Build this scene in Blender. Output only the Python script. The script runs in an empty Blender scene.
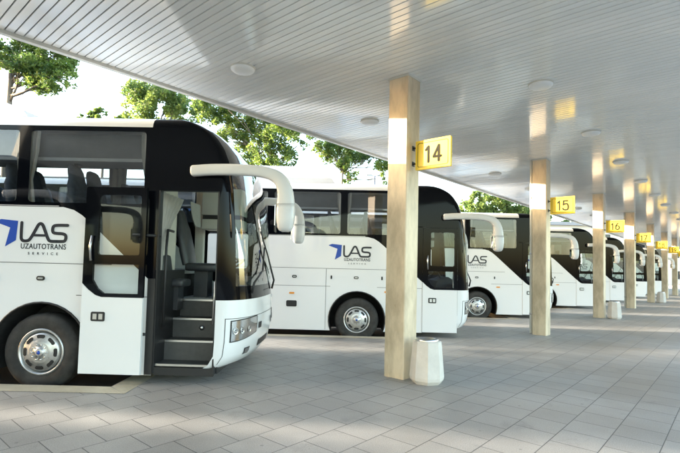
import bpy, bmesh, math, random
from mathutils import Vector, Matrix, geometry
random.seed(7)
SC = bpy.context.scene
COL = SC.collection
PI = math.pi
TH = .7151                                   # angle of the column row
RV = Vector((math.sin(TH), math.cos(TH), 0)) # along the row of columns
NV = Vector((math.cos(TH), -math.sin(TH), 0))# across it, away from the buses
ZR = -.15                                    # road level (pavement is z = 0)
HC = 4.359                                   # ceiling

# ------------------------------------------------------------------ materials
def new_mat(name):
    m = bpy.data.materials.new(name); m.use_nodes = True
    nt = m.node_tree
    return m, nt, nt.nodes['Principled BSDF']
def N(nt, t, **kw):
    n = nt.nodes.new(t)
    for k, v in kw.items():
        if k in n.inputs: n.inputs[k].default_value = v
        else: setattr(n, k, v)
    return n
def c4(c): return (c[0], c[1], c[2], 1)
def mat(name, col, rough=.5, metal=0, spec=.5, var=0., scale=3., rvar=0., coat=0, bump=0., bscale=40., stretch=(1, 1, 1), col2=None, lo=.3, hi=.7):
    m, nt, b = new_mat(name)
    b.inputs['Base Color'].default_value = c4(col); b.inputs['Roughness'].default_value = rough
    b.inputs['Metallic'].default_value = metal; b.inputs['Specular IOR Level'].default_value = spec
    b.inputs['Coat Weight'].default_value = coat; b.inputs['Coat Roughness'].default_value = .06
    if var or rvar or bump:
        tc = N(nt, 'ShaderNodeTexCoord'); mp = N(nt, 'ShaderNodeMapping'); mp.inputs['Scale'].default_value = stretch
        nt.links.new(tc.outputs['Object'], mp.inputs[0])
        nz = N(nt, 'ShaderNodeTexNoise', Scale=scale, Detail=6., Roughness=.62)
        nt.links.new(mp.outputs[0], nz.inputs['Vector'])
        if var:
            r = N(nt, 'ShaderNodeValToRGB'); r.color_ramp.elements[0].position = lo; r.color_ramp.elements[1].position = hi
            c2 = col2 or tuple(x * (1 - var) for x in col)
            r.color_ramp.elements[0].color = c4(c2); r.color_ramp.elements[1].color = c4(col)
            nt.links.new(nz.outputs[0], r.inputs[0]); nt.links.new(r.outputs[0], b.inputs['Base Color'])
        if rvar:
            mr = N(nt, 'ShaderNodeMapRange'); mr.inputs[1].default_value = .3; mr.inputs[2].default_value = .7
            mr.inputs[3].default_value = max(.02, rough - rvar); mr.inputs[4].default_value = rough + rvar
            nt.links.new(nz.outputs[0], mr.inputs[0]); nt.links.new(mr.outputs[0], b.inputs['Roughness'])
        if bump:
            n2 = N(nt, 'ShaderNodeTexNoise', Scale=bscale, Detail=4.)
            nt.links.new(mp.outputs[0], n2.inputs['Vector'])
            bp = N(nt, 'ShaderNodeBump', Strength=bump, Distance=.01)
            nt.links.new(n2.outputs[0], bp.inputs['Height']); nt.links.new(bp.outputs[0], b.inputs['Normal'])
    return m
def glass(name, tint, refl=.06, rough=.015, top=None):
    m, nt, b = new_mat(name); nt.nodes.remove(b)
    out = nt.nodes['Material Output']
    tr = N(nt, 'ShaderNodeBsdfTransparent'); tr.inputs[0].default_value = c4(tint)
    gl = N(nt, 'ShaderNodeBsdfGlossy'); gl.inputs['Roughness'].default_value = rough; gl.inputs[0].default_value = (1, 1, 1, 1)
    lw = N(nt, 'ShaderNodeLayerWeight', Blend=.5)
    pw = N(nt, 'ShaderNodeMath', operation='POWER'); pw.inputs[1].default_value = 4.5
    ma = N(nt, 'ShaderNodeMath', operation='MULTIPLY_ADD'); ma.inputs[1].default_value = .9; ma.inputs[2].default_value = refl
    mx = N(nt, 'ShaderNodeMixShader')
    L = nt.links.new
    L(lw.outputs['Facing'], pw.inputs[0]); L(pw.outputs[0], ma.inputs[0]); L(ma.outputs[0], mx.inputs[0])
    L(tr.outputs[0], mx.inputs[1]); L(gl.outputs[0], mx.inputs[2]); L(mx.outputs[0], out.inputs[0])
    return m

M = {}
M['paint'] = mat('white_paint', (.78, .78, .775), .25, var=.03, scale=.6, coat=.5)
M['unit'] = mat('roof_unit_grey', (.50, .51, .52), .5, var=.1, scale=3)
M['black'] = mat('black_gloss', (.0025, .003, .0045), .06, spec=.13, rvar=.03)
M['trim'] = mat('black_trim', (.014, .014, .015), .5)
M['rubber'] = mat('rubber', (.042, .039, .035), .75, var=.5, scale=5, lo=.4, hi=.6, bump=.3, bscale=30)
M['seal'] = mat('seal', (.05, .05, .052), .6)
M['chrome'] = mat('chrome', (.66, .66, .66), .2, metal=1, rvar=.08, scale=8)
M['wheelm'] = mat('wheel_silver', (.60, .60, .59), .34, metal=.8, rvar=.1, scale=14, var=.2)
M['alu'] = mat('alu', (.55, .55, .55), .35, metal=1)
M['win'] = glass('window_glass', (.62, .65, .66), .07)
M['doorglass'] = glass('door_glass', (.80, .86, .87), .03)
M['screen'] = glass('windscreen_glass', (.68, .80, .78), .17)
M['lens'] = glass('lamp_lens', (.9, .9, .9), .12)
M['seat'] = mat('seat_fabric', (.075, .088, .115), .8, var=.5, scale=14)
M['leather'] = mat('driver_seat', (.045, .047, .052), .4, var=.3, scale=8)
M['cream'] = mat('cream_panel', (.62, .59, .52), .55, var=.08, scale=3)
M['intgrey'] = mat('interior_grey', (.32, .33, .34), .6, var=.15, scale=4)
M['rackdark'] = mat('rack_fabric', (.10, .105, .11), .7, var=.35, scale=5)
M['dash'] = mat('dashboard', (.025, .025, .027), .5, var=.3, scale=9)
M['stepm'] = mat('step_rubber', (.075, .073, .070), .55, var=.25, scale=12)
M['curtain'] = mat('curtain', (.42, .40, .37), .85, var=.12, scale=9)
M['chassis'] = mat('chassis', (.018, .018, .018), .85, var=.4, scale=5)
M['navy'] = mat('logo_navy', (.012, .014, .022), .35)
M['blue'] = mat('logo_blue', (.008, .06, .36), .35)
M['orange'] = mat('marker_orange', (.75, .28, .03), .3)
M['mirrorp'] = mat('mirror_white', (.64, .64, .63), .35, var=.06, scale=5, coat=.2)
M['mirrorg'] = mat('mirror_glass', (.6, .62, .64), .03, metal=1)
M['stone'] = mat('column_stone', (.73, .595, .415), .36, var=.42, scale=3.6, rvar=.1, lo=.38, hi=.62, col2=(.47, .37, .245), bump=.12, bscale=22, stretch=(1, 1, .35))
M['steel'] = mat('steel', (.5, .5, .5), .3, metal=1)
M['concrete'] = mat('bin_concrete', (.66, .61, .54), .7, var=.16, scale=5, bump=.25, bscale=60)
M['yellow'] = mat('sign_yellow', (.85, .60, .045), .4, var=.05, scale=3)
M['signink'] = mat('sign_ink', (.03, .026, .014), .7, spec=.1)
M['fascia'] = mat('fascia', (.62, .60, .53), .45, var=.1, scale=2)
M['slab'] = mat('canopy_slab', (.45, .45, .44), .8, var=.2)
M['lampw'] = mat('light_opal', (.82, .82, .80), .35)
M['asphalt'] = mat('asphalt', (.055, .056, .056), .85, var=.35, scale=.7, bump=.4, bscale=90)
M['bark'] = mat('bark', (.22, .18, .14), .9, var=.4, scale=5, bump=.6, bscale=12, stretch=(1, 1, .25))
M['bluewall'] = mat('blue_wall', (.03, .11, .36), .5, var=.15, scale=.6)
M['palewall'] = mat('pale_wall', (.62, .58, .50), .8, var=.12, scale=.5)
M['roofgrey'] = mat('grey_roof', (.30, .31, .33), .6, var=.15)
M['darkwin'] = mat('dark_window', (.03, .04, .05), .08)
M['hedge'] = None

def leaf_mat(name, a, b_):
    m, nt, b = new_mat(name); L = nt.links.new
    g = N(nt, 'ShaderNodeNewGeometry'); tc = N(nt, 'ShaderNodeTexCoord')
    nz = N(nt, 'ShaderNodeTexNoise', Scale=.9, Detail=3.); L(tc.outputs['Object'], nz.inputs['Vector'])
    ad = N(nt, 'ShaderNodeMath', operation='MULTIPLY_ADD'); ad.inputs[1].default_value = .45
    mr = N(nt, 'ShaderNodeMapRange'); mr.inputs[1].default_value = .32; mr.inputs[2].default_value = .68; mr.inputs[3].default_value = 0; mr.inputs[4].default_value = .55
    L(nz.outputs[0], mr.inputs[0]); L(g.outputs['Random Per Island'], ad.inputs[0]); L(mr.outputs[0], ad.inputs[2])
    r = N(nt, 'ShaderNodeValToRGB'); r.color_ramp.elements[0].color = c4(a); r.color_ramp.elements[1].color = c4(b_)
    L(ad.outputs[0], r.inputs[0])
    L(r.outputs[0], b.inputs['Base Color']); b.inputs['Roughness'].default_value = .45
    tl = N(nt, 'ShaderNodeBsdfTranslucent'); mx = N(nt, 'ShaderNodeMixShader'); mx.inputs[0].default_value = .5
    hs = N(nt, 'ShaderNodeHueSaturation', Value=1.75, Saturation=1.05); L(r.outputs[0], hs.inputs['Color'])
    L(hs.outputs[0], tl.inputs[0]); L(b.outputs[0], mx.inputs[1]); L(tl.outputs[0], mx.inputs[2])
    L(mx.outputs[0], nt.nodes['Material Output'].inputs[0])
    return m
M['leaf'] = leaf_mat('leaf_green', (.028, .075, .03), (.21, .27, .055))
M['leaf2'] = leaf_mat('leaf_yellow_green', (.045, .10, .035), (.25, .30, .075))

def paving():
    m, nt, b = new_mat('paving')
    L = nt.links.new
    tc = N(nt, 'ShaderNodeTexCoord'); mp = N(nt, 'ShaderNodeMapping')
    mp.inputs['Rotation'].default_value = (0, 0, -(PI / 2 - TH)); mp.inputs['Location'].default_value = (.03, .65 + 40 * .4, 0)
    L(tc.outputs['Object'], mp.inputs[0])
    br = N(nt, 'ShaderNodeTexBrick', Scale=1.); br.offset = .5; br.squash = 1
    for k, v in (('Brick Width', .4), ('Row Height', .4), ('Mortar Size', .0045), ('Mortar Smooth', .2), ('Bias', 0.)):
        br.inputs[k].default_value = v
    br.inputs['Color1'].default_value = (.305, .290, .268, 1); br.inputs['Color2'].default_value = (.355, .337, .312, 1)
    br.inputs['Mortar'].default_value = (.075, .073, .07, 1)
    L(mp.outputs[0], br.inputs['Vector'])
    n1 = N(nt, 'ShaderNodeTexNoise', Scale=.55, Detail=7., Roughness=.65); L(tc.outputs['Object'], n1.inputs['Vector'])
    n2 = N(nt, 'ShaderNodeTexNoise', Scale=120., Detail=3.); L(tc.outputs['Object'], n2.inputs['Vector'])
    mr = N(nt, 'ShaderNodeMapRange'); mr.inputs[1].default_value = .3; mr.inputs[2].default_value = .7; mr.inputs[3].default_value = .70; mr.inputs[4].default_value = 1.15
    L(n1.outputs[0], mr.inputs[0])
    mr2 = N(nt, 'ShaderNodeMapRange'); mr2.inputs[1].default_value = .3; mr2.inputs[2].default_value = .7; mr2.inputs[3].default_value = .70; mr2.inputs[4].default_value = 1.22
    L(n2.outputs[0], mr2.inputs[0])
    mu = N(nt, 'ShaderNodeMath', operation='MULTIPLY'); L(mr.outputs[0], mu.inputs[0]); L(mr2.outputs[0], mu.inputs[1])
    vm = N(nt, 'ShaderNodeMixRGB', blend_type='MULTIPLY'); vm.inputs[0].default_value = 1
    L(br.outputs['Color'], vm.inputs[1]); L(mu.outputs[0], vm.inputs[2])
    n3 = N(nt, 'ShaderNodeTexNoise', Scale=1.7, Detail=8., Roughness=.7, Distortion=.6); L(tc.outputs['Object'], n3.inputs['Vector'])
    r3 = N(nt, 'ShaderNodeMapRange'); r3.inputs[1].default_value = .57; r3.inputs[2].default_value = .72; r3.inputs[3].default_value = 1.; r3.inputs[4].default_value = .74
    L(n3.outputs[0], r3.inputs[0])
    vo = N(nt, 'ShaderNodeTexVoronoi', Scale=3.1); L(tc.outputs['Object'], vo.inputs['Vector'])
    r4 = N(nt, 'ShaderNodeMapRange'); r4.inputs[1].default_value = .035; r4.inputs[2].default_value = .06; r4.inputs[3].default_value = .62; r4.inputs[4].default_value = 1.
    L(vo.outputs['Distance'], r4.inputs[0])
    m3 = N(nt, 'ShaderNodeMath', operation='MULTIPLY'); L(r3.outputs[0], m3.inputs[0]); L(r4.outputs[0], m3.inputs[1])
    v3 = N(nt, 'ShaderNodeMixRGB', blend_type='MULTIPLY'); v3.inputs[0].default_value = 1; L(vm.outputs[0], v3.inputs[1]); L(m3.outputs[0], v3.inputs[2])
    L(v3.outputs[0], b.inputs['Base Color'])
    rr = N(nt, 'ShaderNodeMapRange'); rr.inputs[1].default_value = .3; rr.inputs[2].default_value = .7; rr.inputs[3].default_value = .36; rr.inputs[4].default_value = .58
    L(n1.outputs[0], rr.inputs[0]); L(rr.outputs[0], b.inputs['Roughness'])
    bp = N(nt, 'ShaderNodeBump', Strength=.5, Distance=.004); bp.invert = True
    L(br.outputs['Fac'], bp.inputs['Height'])
    bp2 = N(nt, 'ShaderNodeBump', Strength=.18, Distance=.004); L(n2.outputs[0], bp2.inputs['Height']); L(bp.outputs[0], bp2.inputs['Normal'])
    L(bp2.outputs[0], b.inputs['Normal'])
    return m
M['paving'] = paving()

def tactile():
    m, nt, b = new_mat('tactile'); L = nt.links.new
    tc = N(nt, 'ShaderNodeTexCoord')
    mp = N(nt, 'ShaderNodeMapping'); mp.inputs['Rotation'].default_value = (0, 0, .8); L(tc.outputs['Object'], mp.inputs[0])
    w = N(nt, 'ShaderNodeTexWave', Scale=9., Distortion=0.); L(mp.outputs[0], w.inputs['Vector'])
    nz = N(nt, 'ShaderNodeTexNoise', Scale=3., Detail=5.); L(tc.outputs['Object'], nz.inputs['Vector'])
    r = N(nt, 'ShaderNodeValToRGB'); r.color_ramp.elements[0].color = (.46, .41, .30, 1); r.color_ramp.elements[1].color = (.62, .56, .42, 1)
    r.color_ramp.elements[0].position = .3; r.color_ramp.elements[1].position = .7
    L(nz.outputs[0], r.inputs[0])
    mx = N(nt, 'ShaderNodeMixRGB', blend_type='MULTIPLY'); mx.inputs[0].default_value = .35
    L(r.outputs[0], mx.inputs[1]); L(w.outputs[0], mx.inputs[2]); L(mx.outputs[0], b.inputs['Base Color'])
    bp = N(nt, 'ShaderNodeBump', Strength=.6, Distance=.004); L(w.outputs[0], bp.inputs['Height']); L(bp.outputs[0], b.inputs['Normal'])
    b.inputs['Roughness'].default_value = .6
    return m
M['tactile'] = tactile()

def ceil_mat():
    m, nt, b = new_mat('slat_paint'); L = nt.links.new
    tc = N(nt, 'ShaderNodeTexCoord'); mp = N(nt, 'ShaderNodeMapping')
    g = N(nt, 'ShaderNodeNewGeometry')
    r = N(nt, 'ShaderNodeValToRGB'); r.color_ramp.elements[0].color = (.79, .79, .765, 1); r.color_ramp.elements[1].color = (.85, .845, .82, 1)
    L(g.outputs['Random Per Island'], r.inputs[0]); L(r.outputs[0], b.inputs['Base Color'])
    mp.inputs['Rotation'].default_value = (0, 0, -(PI / 2 - TH)); L(tc.outputs['Object'], mp.inputs[0])
    m2 = N(nt, 'ShaderNodeMapping'); m2.inputs['Scale'].default_value = (1.5, .35, 1); L(mp.outputs[0], m2.inputs[0])
    nz = N(nt, 'ShaderNodeTexNoise', Scale=2., Detail=3.); L(m2.outputs[0], nz.inputs['Vector'])
    bp = N(nt, 'ShaderNodeBump', Strength=.05, Distance=.01); L(nz.outputs[0], bp.inputs['Height']); L(bp.outputs[0], b.inputs['Normal'])
    b.inputs['Roughness'].default_value = .11; b.inputs['Specular IOR Level'].default_value = .95
    return m
M['slat'] = ceil_mat()

# ------------------------------------------------------------------ mesh helpers
class MB:
    def __init__(s, dz=0.): s.v = []; s.f = []; s.sm = []; s.dz = dz
    def add(s, vs, fs, smooth=False):
        o = len(s.v); s.v += [(p[0], p[1], p[2] + s.dz) for p in vs]
        s.f += [tuple(i + o for i in f) for f in fs]; s.sm += [smooth] * len(fs)
        return s
    def box(s, x0, x1, y0, y1, z0, z1, bev=0.):
        if bev:
            bm = bmesh.new(); bmesh.ops.create_cube(bm, size=1)
            for v in bm.verts: v.co = Vector(((x0 + x1) / 2 + v.co.x * (x1 - x0), (y0 + y1) / 2 + v.co.y * (y1 - y0), (z0 + z1) / 2 + v.co.z * (z1 - z0)))
            bmesh.ops.bevel(bm, geom=bm.edges[:], offset=bev, segments=2, affect='EDGES', profile=.6)
            bm.verts.index_update()
            s.add([v.co[:] for v in bm.verts], [[v.index for v in f.verts] for f in bm.faces], True); bm.free(); return s
        return s.add([(x0, y0, z0), (x1, y0, z0), (x1, y1, z0), (x0, y1, z0), (x0, y0, z1), (x1, y0, z1), (x1, y1, z1), (x0, y1, z1)],
                     [(0, 3, 2, 1), (4, 5, 6, 7), (0, 1, 5, 4), (1, 2, 6, 5), (2, 3, 7, 6), (3, 0, 4, 7)])
    def sheet(s, poly, holes=(), y=0.):                     # flat in the xz plane, with holes
        loops = [[Vector((p[0], p[1], 0)) for p in poly]] + [[Vector((p[0], p[1], 0)) for p in h] for h in holes]
        tri = geometry.tessellate_polygon(loops); flat = [p for l in loops for p in l]
        return s.add([(p.x, y, p.y) for p in flat], [tuple(t) for t in tri])
    def prism(s, poly, holes=(), y0=0., y1=.04):
        s.sheet(poly, holes, y0); s.sheet(poly, holes, y1)
        for l in [poly] + list(holes):
            n = len(l)
            s.add([(p[0], y0, p[1]) for p in l] + [(p[0], y1, p[1]) for p in l], [(i, (i + 1) % n, n + (i + 1) % n, n + i) for i in range(n)])
        return s
    def lathe(s, prof, c, axis='z', seg=32, flip=False, smooth=True):      # prof: (radius, height)
        vs = []; fs = []
        for (r, h) in prof:
            for k in range(seg):
                a = 2 * PI * k / seg; p, q = r * math.cos(a), r * math.sin(a)
                vs.append((c[0] + p, c[1] + q, c[2] + h) if axis == 'z' else (c[0] + p, c[1] + h, c[2] + q))
        for i in range(len(prof) - 1):
            for k in range(seg):
                a, b = i * seg + k, i * seg + (k + 1) % seg
                fs.append((a, b, b + seg, a + seg))
        return s.add(vs, fs, smooth)
    def tube(s, pts, rad, seg=8, caps=True):
        pts = [Vector(p) for p in pts]; rads = rad if isinstance(rad, (list, tuple)) else [rad] * len(pts)
        vs = []; fs = []; up = None
        for i, p in enumerate(pts):
            t = (pts[min(i + 1, len(pts) - 1)] - pts[max(i - 1, 0)]).normalized()
            if up is None: up = t.orthogonal().normalized()
            up = (up - t * up.dot(t)).normalized(); w = t.cross(up)
            for k in range(seg):
                a = 2 * PI * k / seg; vs.append(tuple(p + (up * math.cos(a) + w * math.sin(a)) * rads[i]))
        for i in range(len(pts) - 1):
            for k in range(seg):
                a, b = i * seg + k, i * seg + (k + 1) % seg; fs.append((a, b, b + seg, a + seg))
        if caps: fs += [tuple(range(seg))[::-1], tuple(range((len(pts) - 1) * seg, len(pts) * seg))]
        return s.add(vs, fs, True)
    def build(s, name, m, parent=None, recalc=False):
        me = bpy.data.meshes.new(name); me.from_pydata(s.v, [], s.f); me.update()
        me.polygons.foreach_set('use_smooth', s.sm)
        if recalc:
            bm = bmesh.new(); bm.from_mesh(me); bmesh.ops.remove_doubles(bm, verts=bm.verts, dist=1e-5)
            bmesh.ops.recalc_face_normals(bm, faces=bm.faces); bm.to_mesh(me); bm.free()
        me.materials.append(m)
        o = bpy.data.objects.new(name, me); COL.objects.link(o); o.parent = parent
        return o

def tag(o, label=None, cat=None, group=None, kind=None):
    for k, v in (('label', label), ('category', cat), ('group', group), ('kind', kind)):
        if v: o[k] = v
    return o
def empty(name, loc, rz=0.):
    o = bpy.data.objects.new(name, None); COL.objects.link(o); o.location = loc; o.rotation_euler.z = rz
    o.empty_display_size = .2
    return o
def copy_tree(o, parent=None):
    c = o.copy(); COL.objects.link(c); c.parent = parent
    for ch in list(o.children): copy_tree(ch, c)
    return c
def text_mesh(txt, size, extrude=.002, space=1.0, bold=0.):
    cu = bpy.data.curves.new('lettering', 'FONT'); cu.body = txt; cu.size = size; cu.extrude = extrude; cu.space_character = space; cu.offset = bold
    cu.align_x = 'CENTER'; cu.align_y = 'CENTER'
    ob = bpy.data.objects.new('lettering', cu); COL.objects.link(ob)
    dg = bpy.context.evaluated_depsgraph_get()
    me = bpy.data.meshes.new_from_object(ob.evaluated_get(dg))
    bpy.data.objects.remove(ob); bpy.data.curves.remove(cu)
    vs = [v.co.copy() for v in me.vertices]; fs = [tuple(p.vertices) for p in me.polygons]
    bpy.data.meshes.remove(me)
    return vs, fs
def rrect(x0, x1, z0, z1, r=.05, n=4):
    pts = []
    for cx, cz, a0 in ((x1 - r, z0 + r, -PI / 2), (x1 - r, z1 - r, 0), (x0 + r, z1 - r, PI / 2), (x0 + r, z0 + r, PI)):
        for i in range(n + 1):
            a = a0 + PI / 2 * i / n; pts.append((cx + r * math.cos(a), cz + r * math.sin(a)))
    return pts

# ------------------------------------------------------------------ the bus (x forward from the front axle, y from the near side, z above the pavement)
REAR = -9.2; HW = 1.25; FX = 1.36
LEV = [  # z, half width, corner x, nose x
    (.17, 1.20, 2.08, 2.40), (.24, 1.24, 2.20, 2.57), (.36, 1.25, 2.27, 2.66), (.55, 1.25, 2.28, 2.705), (.72, 1.25, 2.28, 2.72), (.90, 1.25, 2.28, 2.72), (1.08, 1.25, 2.28, 2.71),
    (1.16, 1.25, 2.28, 2.70), (1.35, 1.25, 2.28, 2.69), (1.7, 1.25, 2.28, 2.665), (2.1, 1.25, 2.28, 2.625), (2.5, 1.25, 2.28, 2.565), (2.72, 1.25, 2.265, 2.52),
    (2.92, 1.25, 2.225, 2.465), (3.08, 1.25, 2.165, 2.40), (3.22, 1.25, 2.075, 2.305), (3.30, 1.25, 2.00, 2.23), (3.335, 1.25, 1.955, 2.185), (3.38, 1.24, 1.885, 2.115), (3.43, 1.215, 1.79, 2.02),
    (3.475, 1.15, 1.68, 1.89), (3.505, 1.05, 1.59, 1.77), (3.53, .85, 1.50, 1.64), (3.545, .45, 1.42, 1.50)]
PN = 2.5
def lev(z):
    for a, b in zip(LEV, LEV[1:]):
        if a[0] <= z <= b[0]:
            t = (z - a[0]) / (b[0] - a[0]); return tuple(a[i] + (b[i] - a[i]) * t for i in range(4))
    return LEV[0] if z < LEV[0][0] else LEV[-1]
def cap(t, z, off=0.):                                    # t 0..1 round the front, near side to far side
    def p(t):
        _, hw, xc, xf = lev(z); a = PI * t; c, s_ = math.cos(a), max(0., math.sin(a))
        return Vector((xc + (xf - xc) * s_ ** (2 / PN), 1.25 - hw * math.copysign(abs(c) ** (2 / PN), c), z))
    q = p(t)
    if off:
        d = p(min(1, t + .002)) - p(max(0, t - .002)); n = Vector((d.y, -d.x, 0)).normalized(); q = q + n * off
    return q
def cap_patch(mb, t0, t1, z0, z1, off=.004, nt=16, nz=8, taper=0., near=True):
    vs = []; fs = []
    for j in range(nz + 1):
        for i in range(nt + 1):
            u_ = i / nt if near else 1 - i / nt
            zb = z0 + taper * u_ * u_; vs.append(tuple(cap(t0 + (t1 - t0) * i / nt, zb + (z1 + taper * .35 * u_ - zb) * j / nz, off)))
    for j in range(nz):
        for i in range(nt):
            a = j * (nt + 1) + i; fs.append((a, a + 1, a + nt + 2, a + nt + 1))
    mb.add(vs, fs, True)

def arc(cx, cz, r, a0, a1, n=24): return [(cx + r * math.cos(a0 + (a1 - a0) * i / n), cz + r * math.sin(a0 + (a1 - a0) * i / n)) for i in range(n + 1)]
AX2 = -6.15
ZW = .35
def arch(cx):                                             # left foot to right foot over the wheel
    r = .645; a = math.asin((.1 - ZW) / r); return arc(cx, ZW, r, PI - a, a)
DIAG = [(1.48, 1.25), (1.2, 1.50), (.9, 1.77), (.72, 1.935), (.58, 2.06), (.47, 2.15), (.36, 2.215), (.22, 2.25)]
WINS = [(-.26 - 1.70 * i, 1.28 - 1.70 * i) for i in range(5)]
WINS = [(b_ - 1.54, b_) for a, b_ in WINS]

def wheel(parent, x, y, side):
    w = empty('wheel', (x, y, ZW - ZR)); w.parent = parent
    s_ = side                                             # -1: outer face towards -y
    ty = MB()
    prof = [(.30, 0), (.315, -.008), (.36, -.02), (.42, -.022), (.465, -.012), (.492, .015), (.50, .04), (.50, .12), (.50, .22), (.49, .27), (.40, .29), (.30, .28)]
    ty.lathe([(r, -s_ * h) for r, h in prof], (0, 0, 0), 'y', 48)
    ty.build('tyre', M['rubber'], w)
    rm = MB()
    prof = [(.305, .0), (.30, -.012), (.285, -.014), (.272, .0), (.262, .03), (.25, .055), (.15, .05), (.145, .03)]
    rm.lathe([(r, -s_ * h) for r, h in prof], (0, 0, 0), 'y', 48)
    rm.build('rim', M['wheelm'], w)
    hc = MB()                                             # pressed hub cover with eight dark openings near its edge
    prof = [(0, -.052), (.046, -.052), (.056, -.046), (.062, -.034), (.120, -.036), (.150, -.030), (.172, -.020), (.228, -.014), (.244, -.004), (.250, .03)]
    hc.lathe([(r, -s_ * h) for r, h in prof], (0, 0, 0), 'y', 64)
    for k in range(10):
        a = 2 * PI * k / 10; hc.lathe([(0, s_ * .050), (.010, s_ * .050), (.012, s_ * .02)], (.098 * math.cos(a), 0, .098 * math.sin(a)), 'y', 8)
    hc.build('hub_cover', M['wheelm'], w)
    so = MB()
    for k in range(8):
        a0 = 2 * PI * k / 8; vs = []; n_ = 8
        for r, h, ha in ((.180, -.0215, .20), (.196, -.0195, .27), (.216, -.0172, .26), (.226, -.0162, .20)):
            for q in range(n_ + 1):
                a = a0 + ha * (2 * q / n_ - 1); vs.append((r * math.cos(a), -s_ * h, r * math.sin(a)))
        so.add(vs, [(i_ * (n_ + 1) + q, i_ * (n_ + 1) + q + 1, (i_ + 1) * (n_ + 1) + q + 1, (i_ + 1) * (n_ + 1) + q) for i_ in range(3) for q in range(n_)])
    so.build('hub_slots', M['trim'], w)
    bk = MB(); bk.lathe([(.0, -s_ * .06), (.275, -s_ * .06)], (0, 0, 0), 'y', 32); bk.build('brake_disc', M['chassis'], w)
    bd = MB(); bd.lathe([(.0, -s_ * -.062), (.020, -s_ * -.061), (.024, -s_ * -.054)], (0, 0, 0), 'y', 20); bd.build('hub_badge', M['blue'], w)
    return w

def seat_mesh(m, name='seat'):
    mb = MB()
    mb.box(-.22, .24, -.21, .21, .38, .50, .04)
    # rounded reclined back
    vs = []; fs = []; rows = [(.46, .20, .06), (.62, .215, .065), (.85, .215, .06), (1.02, .20, .055), (1.10, .15, .05), (1.22, .14, .048), (1.28, .115, .035), (1.30, .07, .015)]
    for z, hw, th in rows:
        for k in range(12):
            a = 2 * PI * k / 12; c, s_ = math.cos(a), math.sin(a)
            vs.append((-.22 - (z - .46) * .22 + th * math.copysign(abs(s_) ** .6, s_), hw * math.copysign(abs(c) ** .5, c), z))
    for i in range(len(rows) - 1):
        for k in range(12): fs.append((i * 12 + k, i * 12 + (k + 1) % 12, (i + 1) * 12 + (k + 1) % 12, (i + 1) * 12 + k))
    fs.append(tuple(range(len(rows) * 12 - 12, len(rows) * 12)))
    mb.add(vs, fs, True)
    mb.box(-.1, .1, -.12, .12, 0, .38)
    me = mb.build(name, m)
    data = me.data; bpy.data.objects.remove(me); return data

def ribbon(mb, pts, wd, y0, y1):                          # a flat stroke in the xz plane with round ends and joints
    P = [Vector((p[0], p[1])) for p in pts]
    for a, b_ in zip(P, P[1:]):
        d = (b_ - a); 
        if d.length < 1e-6: continue
        d.normalize(); n = Vector((-d.y, d.x)) * wd / 2
        poly = [a - n, b_ - n]
        ang = math.atan2(-n.y, -n.x)
        poly = [a + n] + [a + Vector((math.cos(t), math.sin(t))) * wd / 2 for t in [math.atan2(n.y, n.x) + PI * i / 6 for i in range(1, 6)]] + [a - n, b_ - n] + [b_ + Vector((math.cos(t), math.sin(t))) * wd / 2 for t in [ang + PI * i / 6 for i in range(1, 6)]] + [b_ + n]
        k = len(poly)
        mb.add([(p.x, y0, p.y) for p in poly], [tuple(range(k))])
        mb.add([(p.x, y0, p.y) for p in poly] + [(p.x, y1, p.y) for p in poly], [(i, (i + 1) % k, k + (i + 1) % k, k + i) for i in range(k)])
        y0 -= .00004
def smooth_path(pts, n=3):
    for _ in range(n):
        q = [pts[0]]
        for a, b_ in zip(pts, pts[1:]):
            q += [(a[0] * .75 + b_[0] * .25, a[1] * .75 + b_[1] * .25), (a[0] * .25 + b_[0] * .75, a[1] * .25 + b_[1] * .75)]
        pts = q + [pts[-1]]
    return pts

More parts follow.
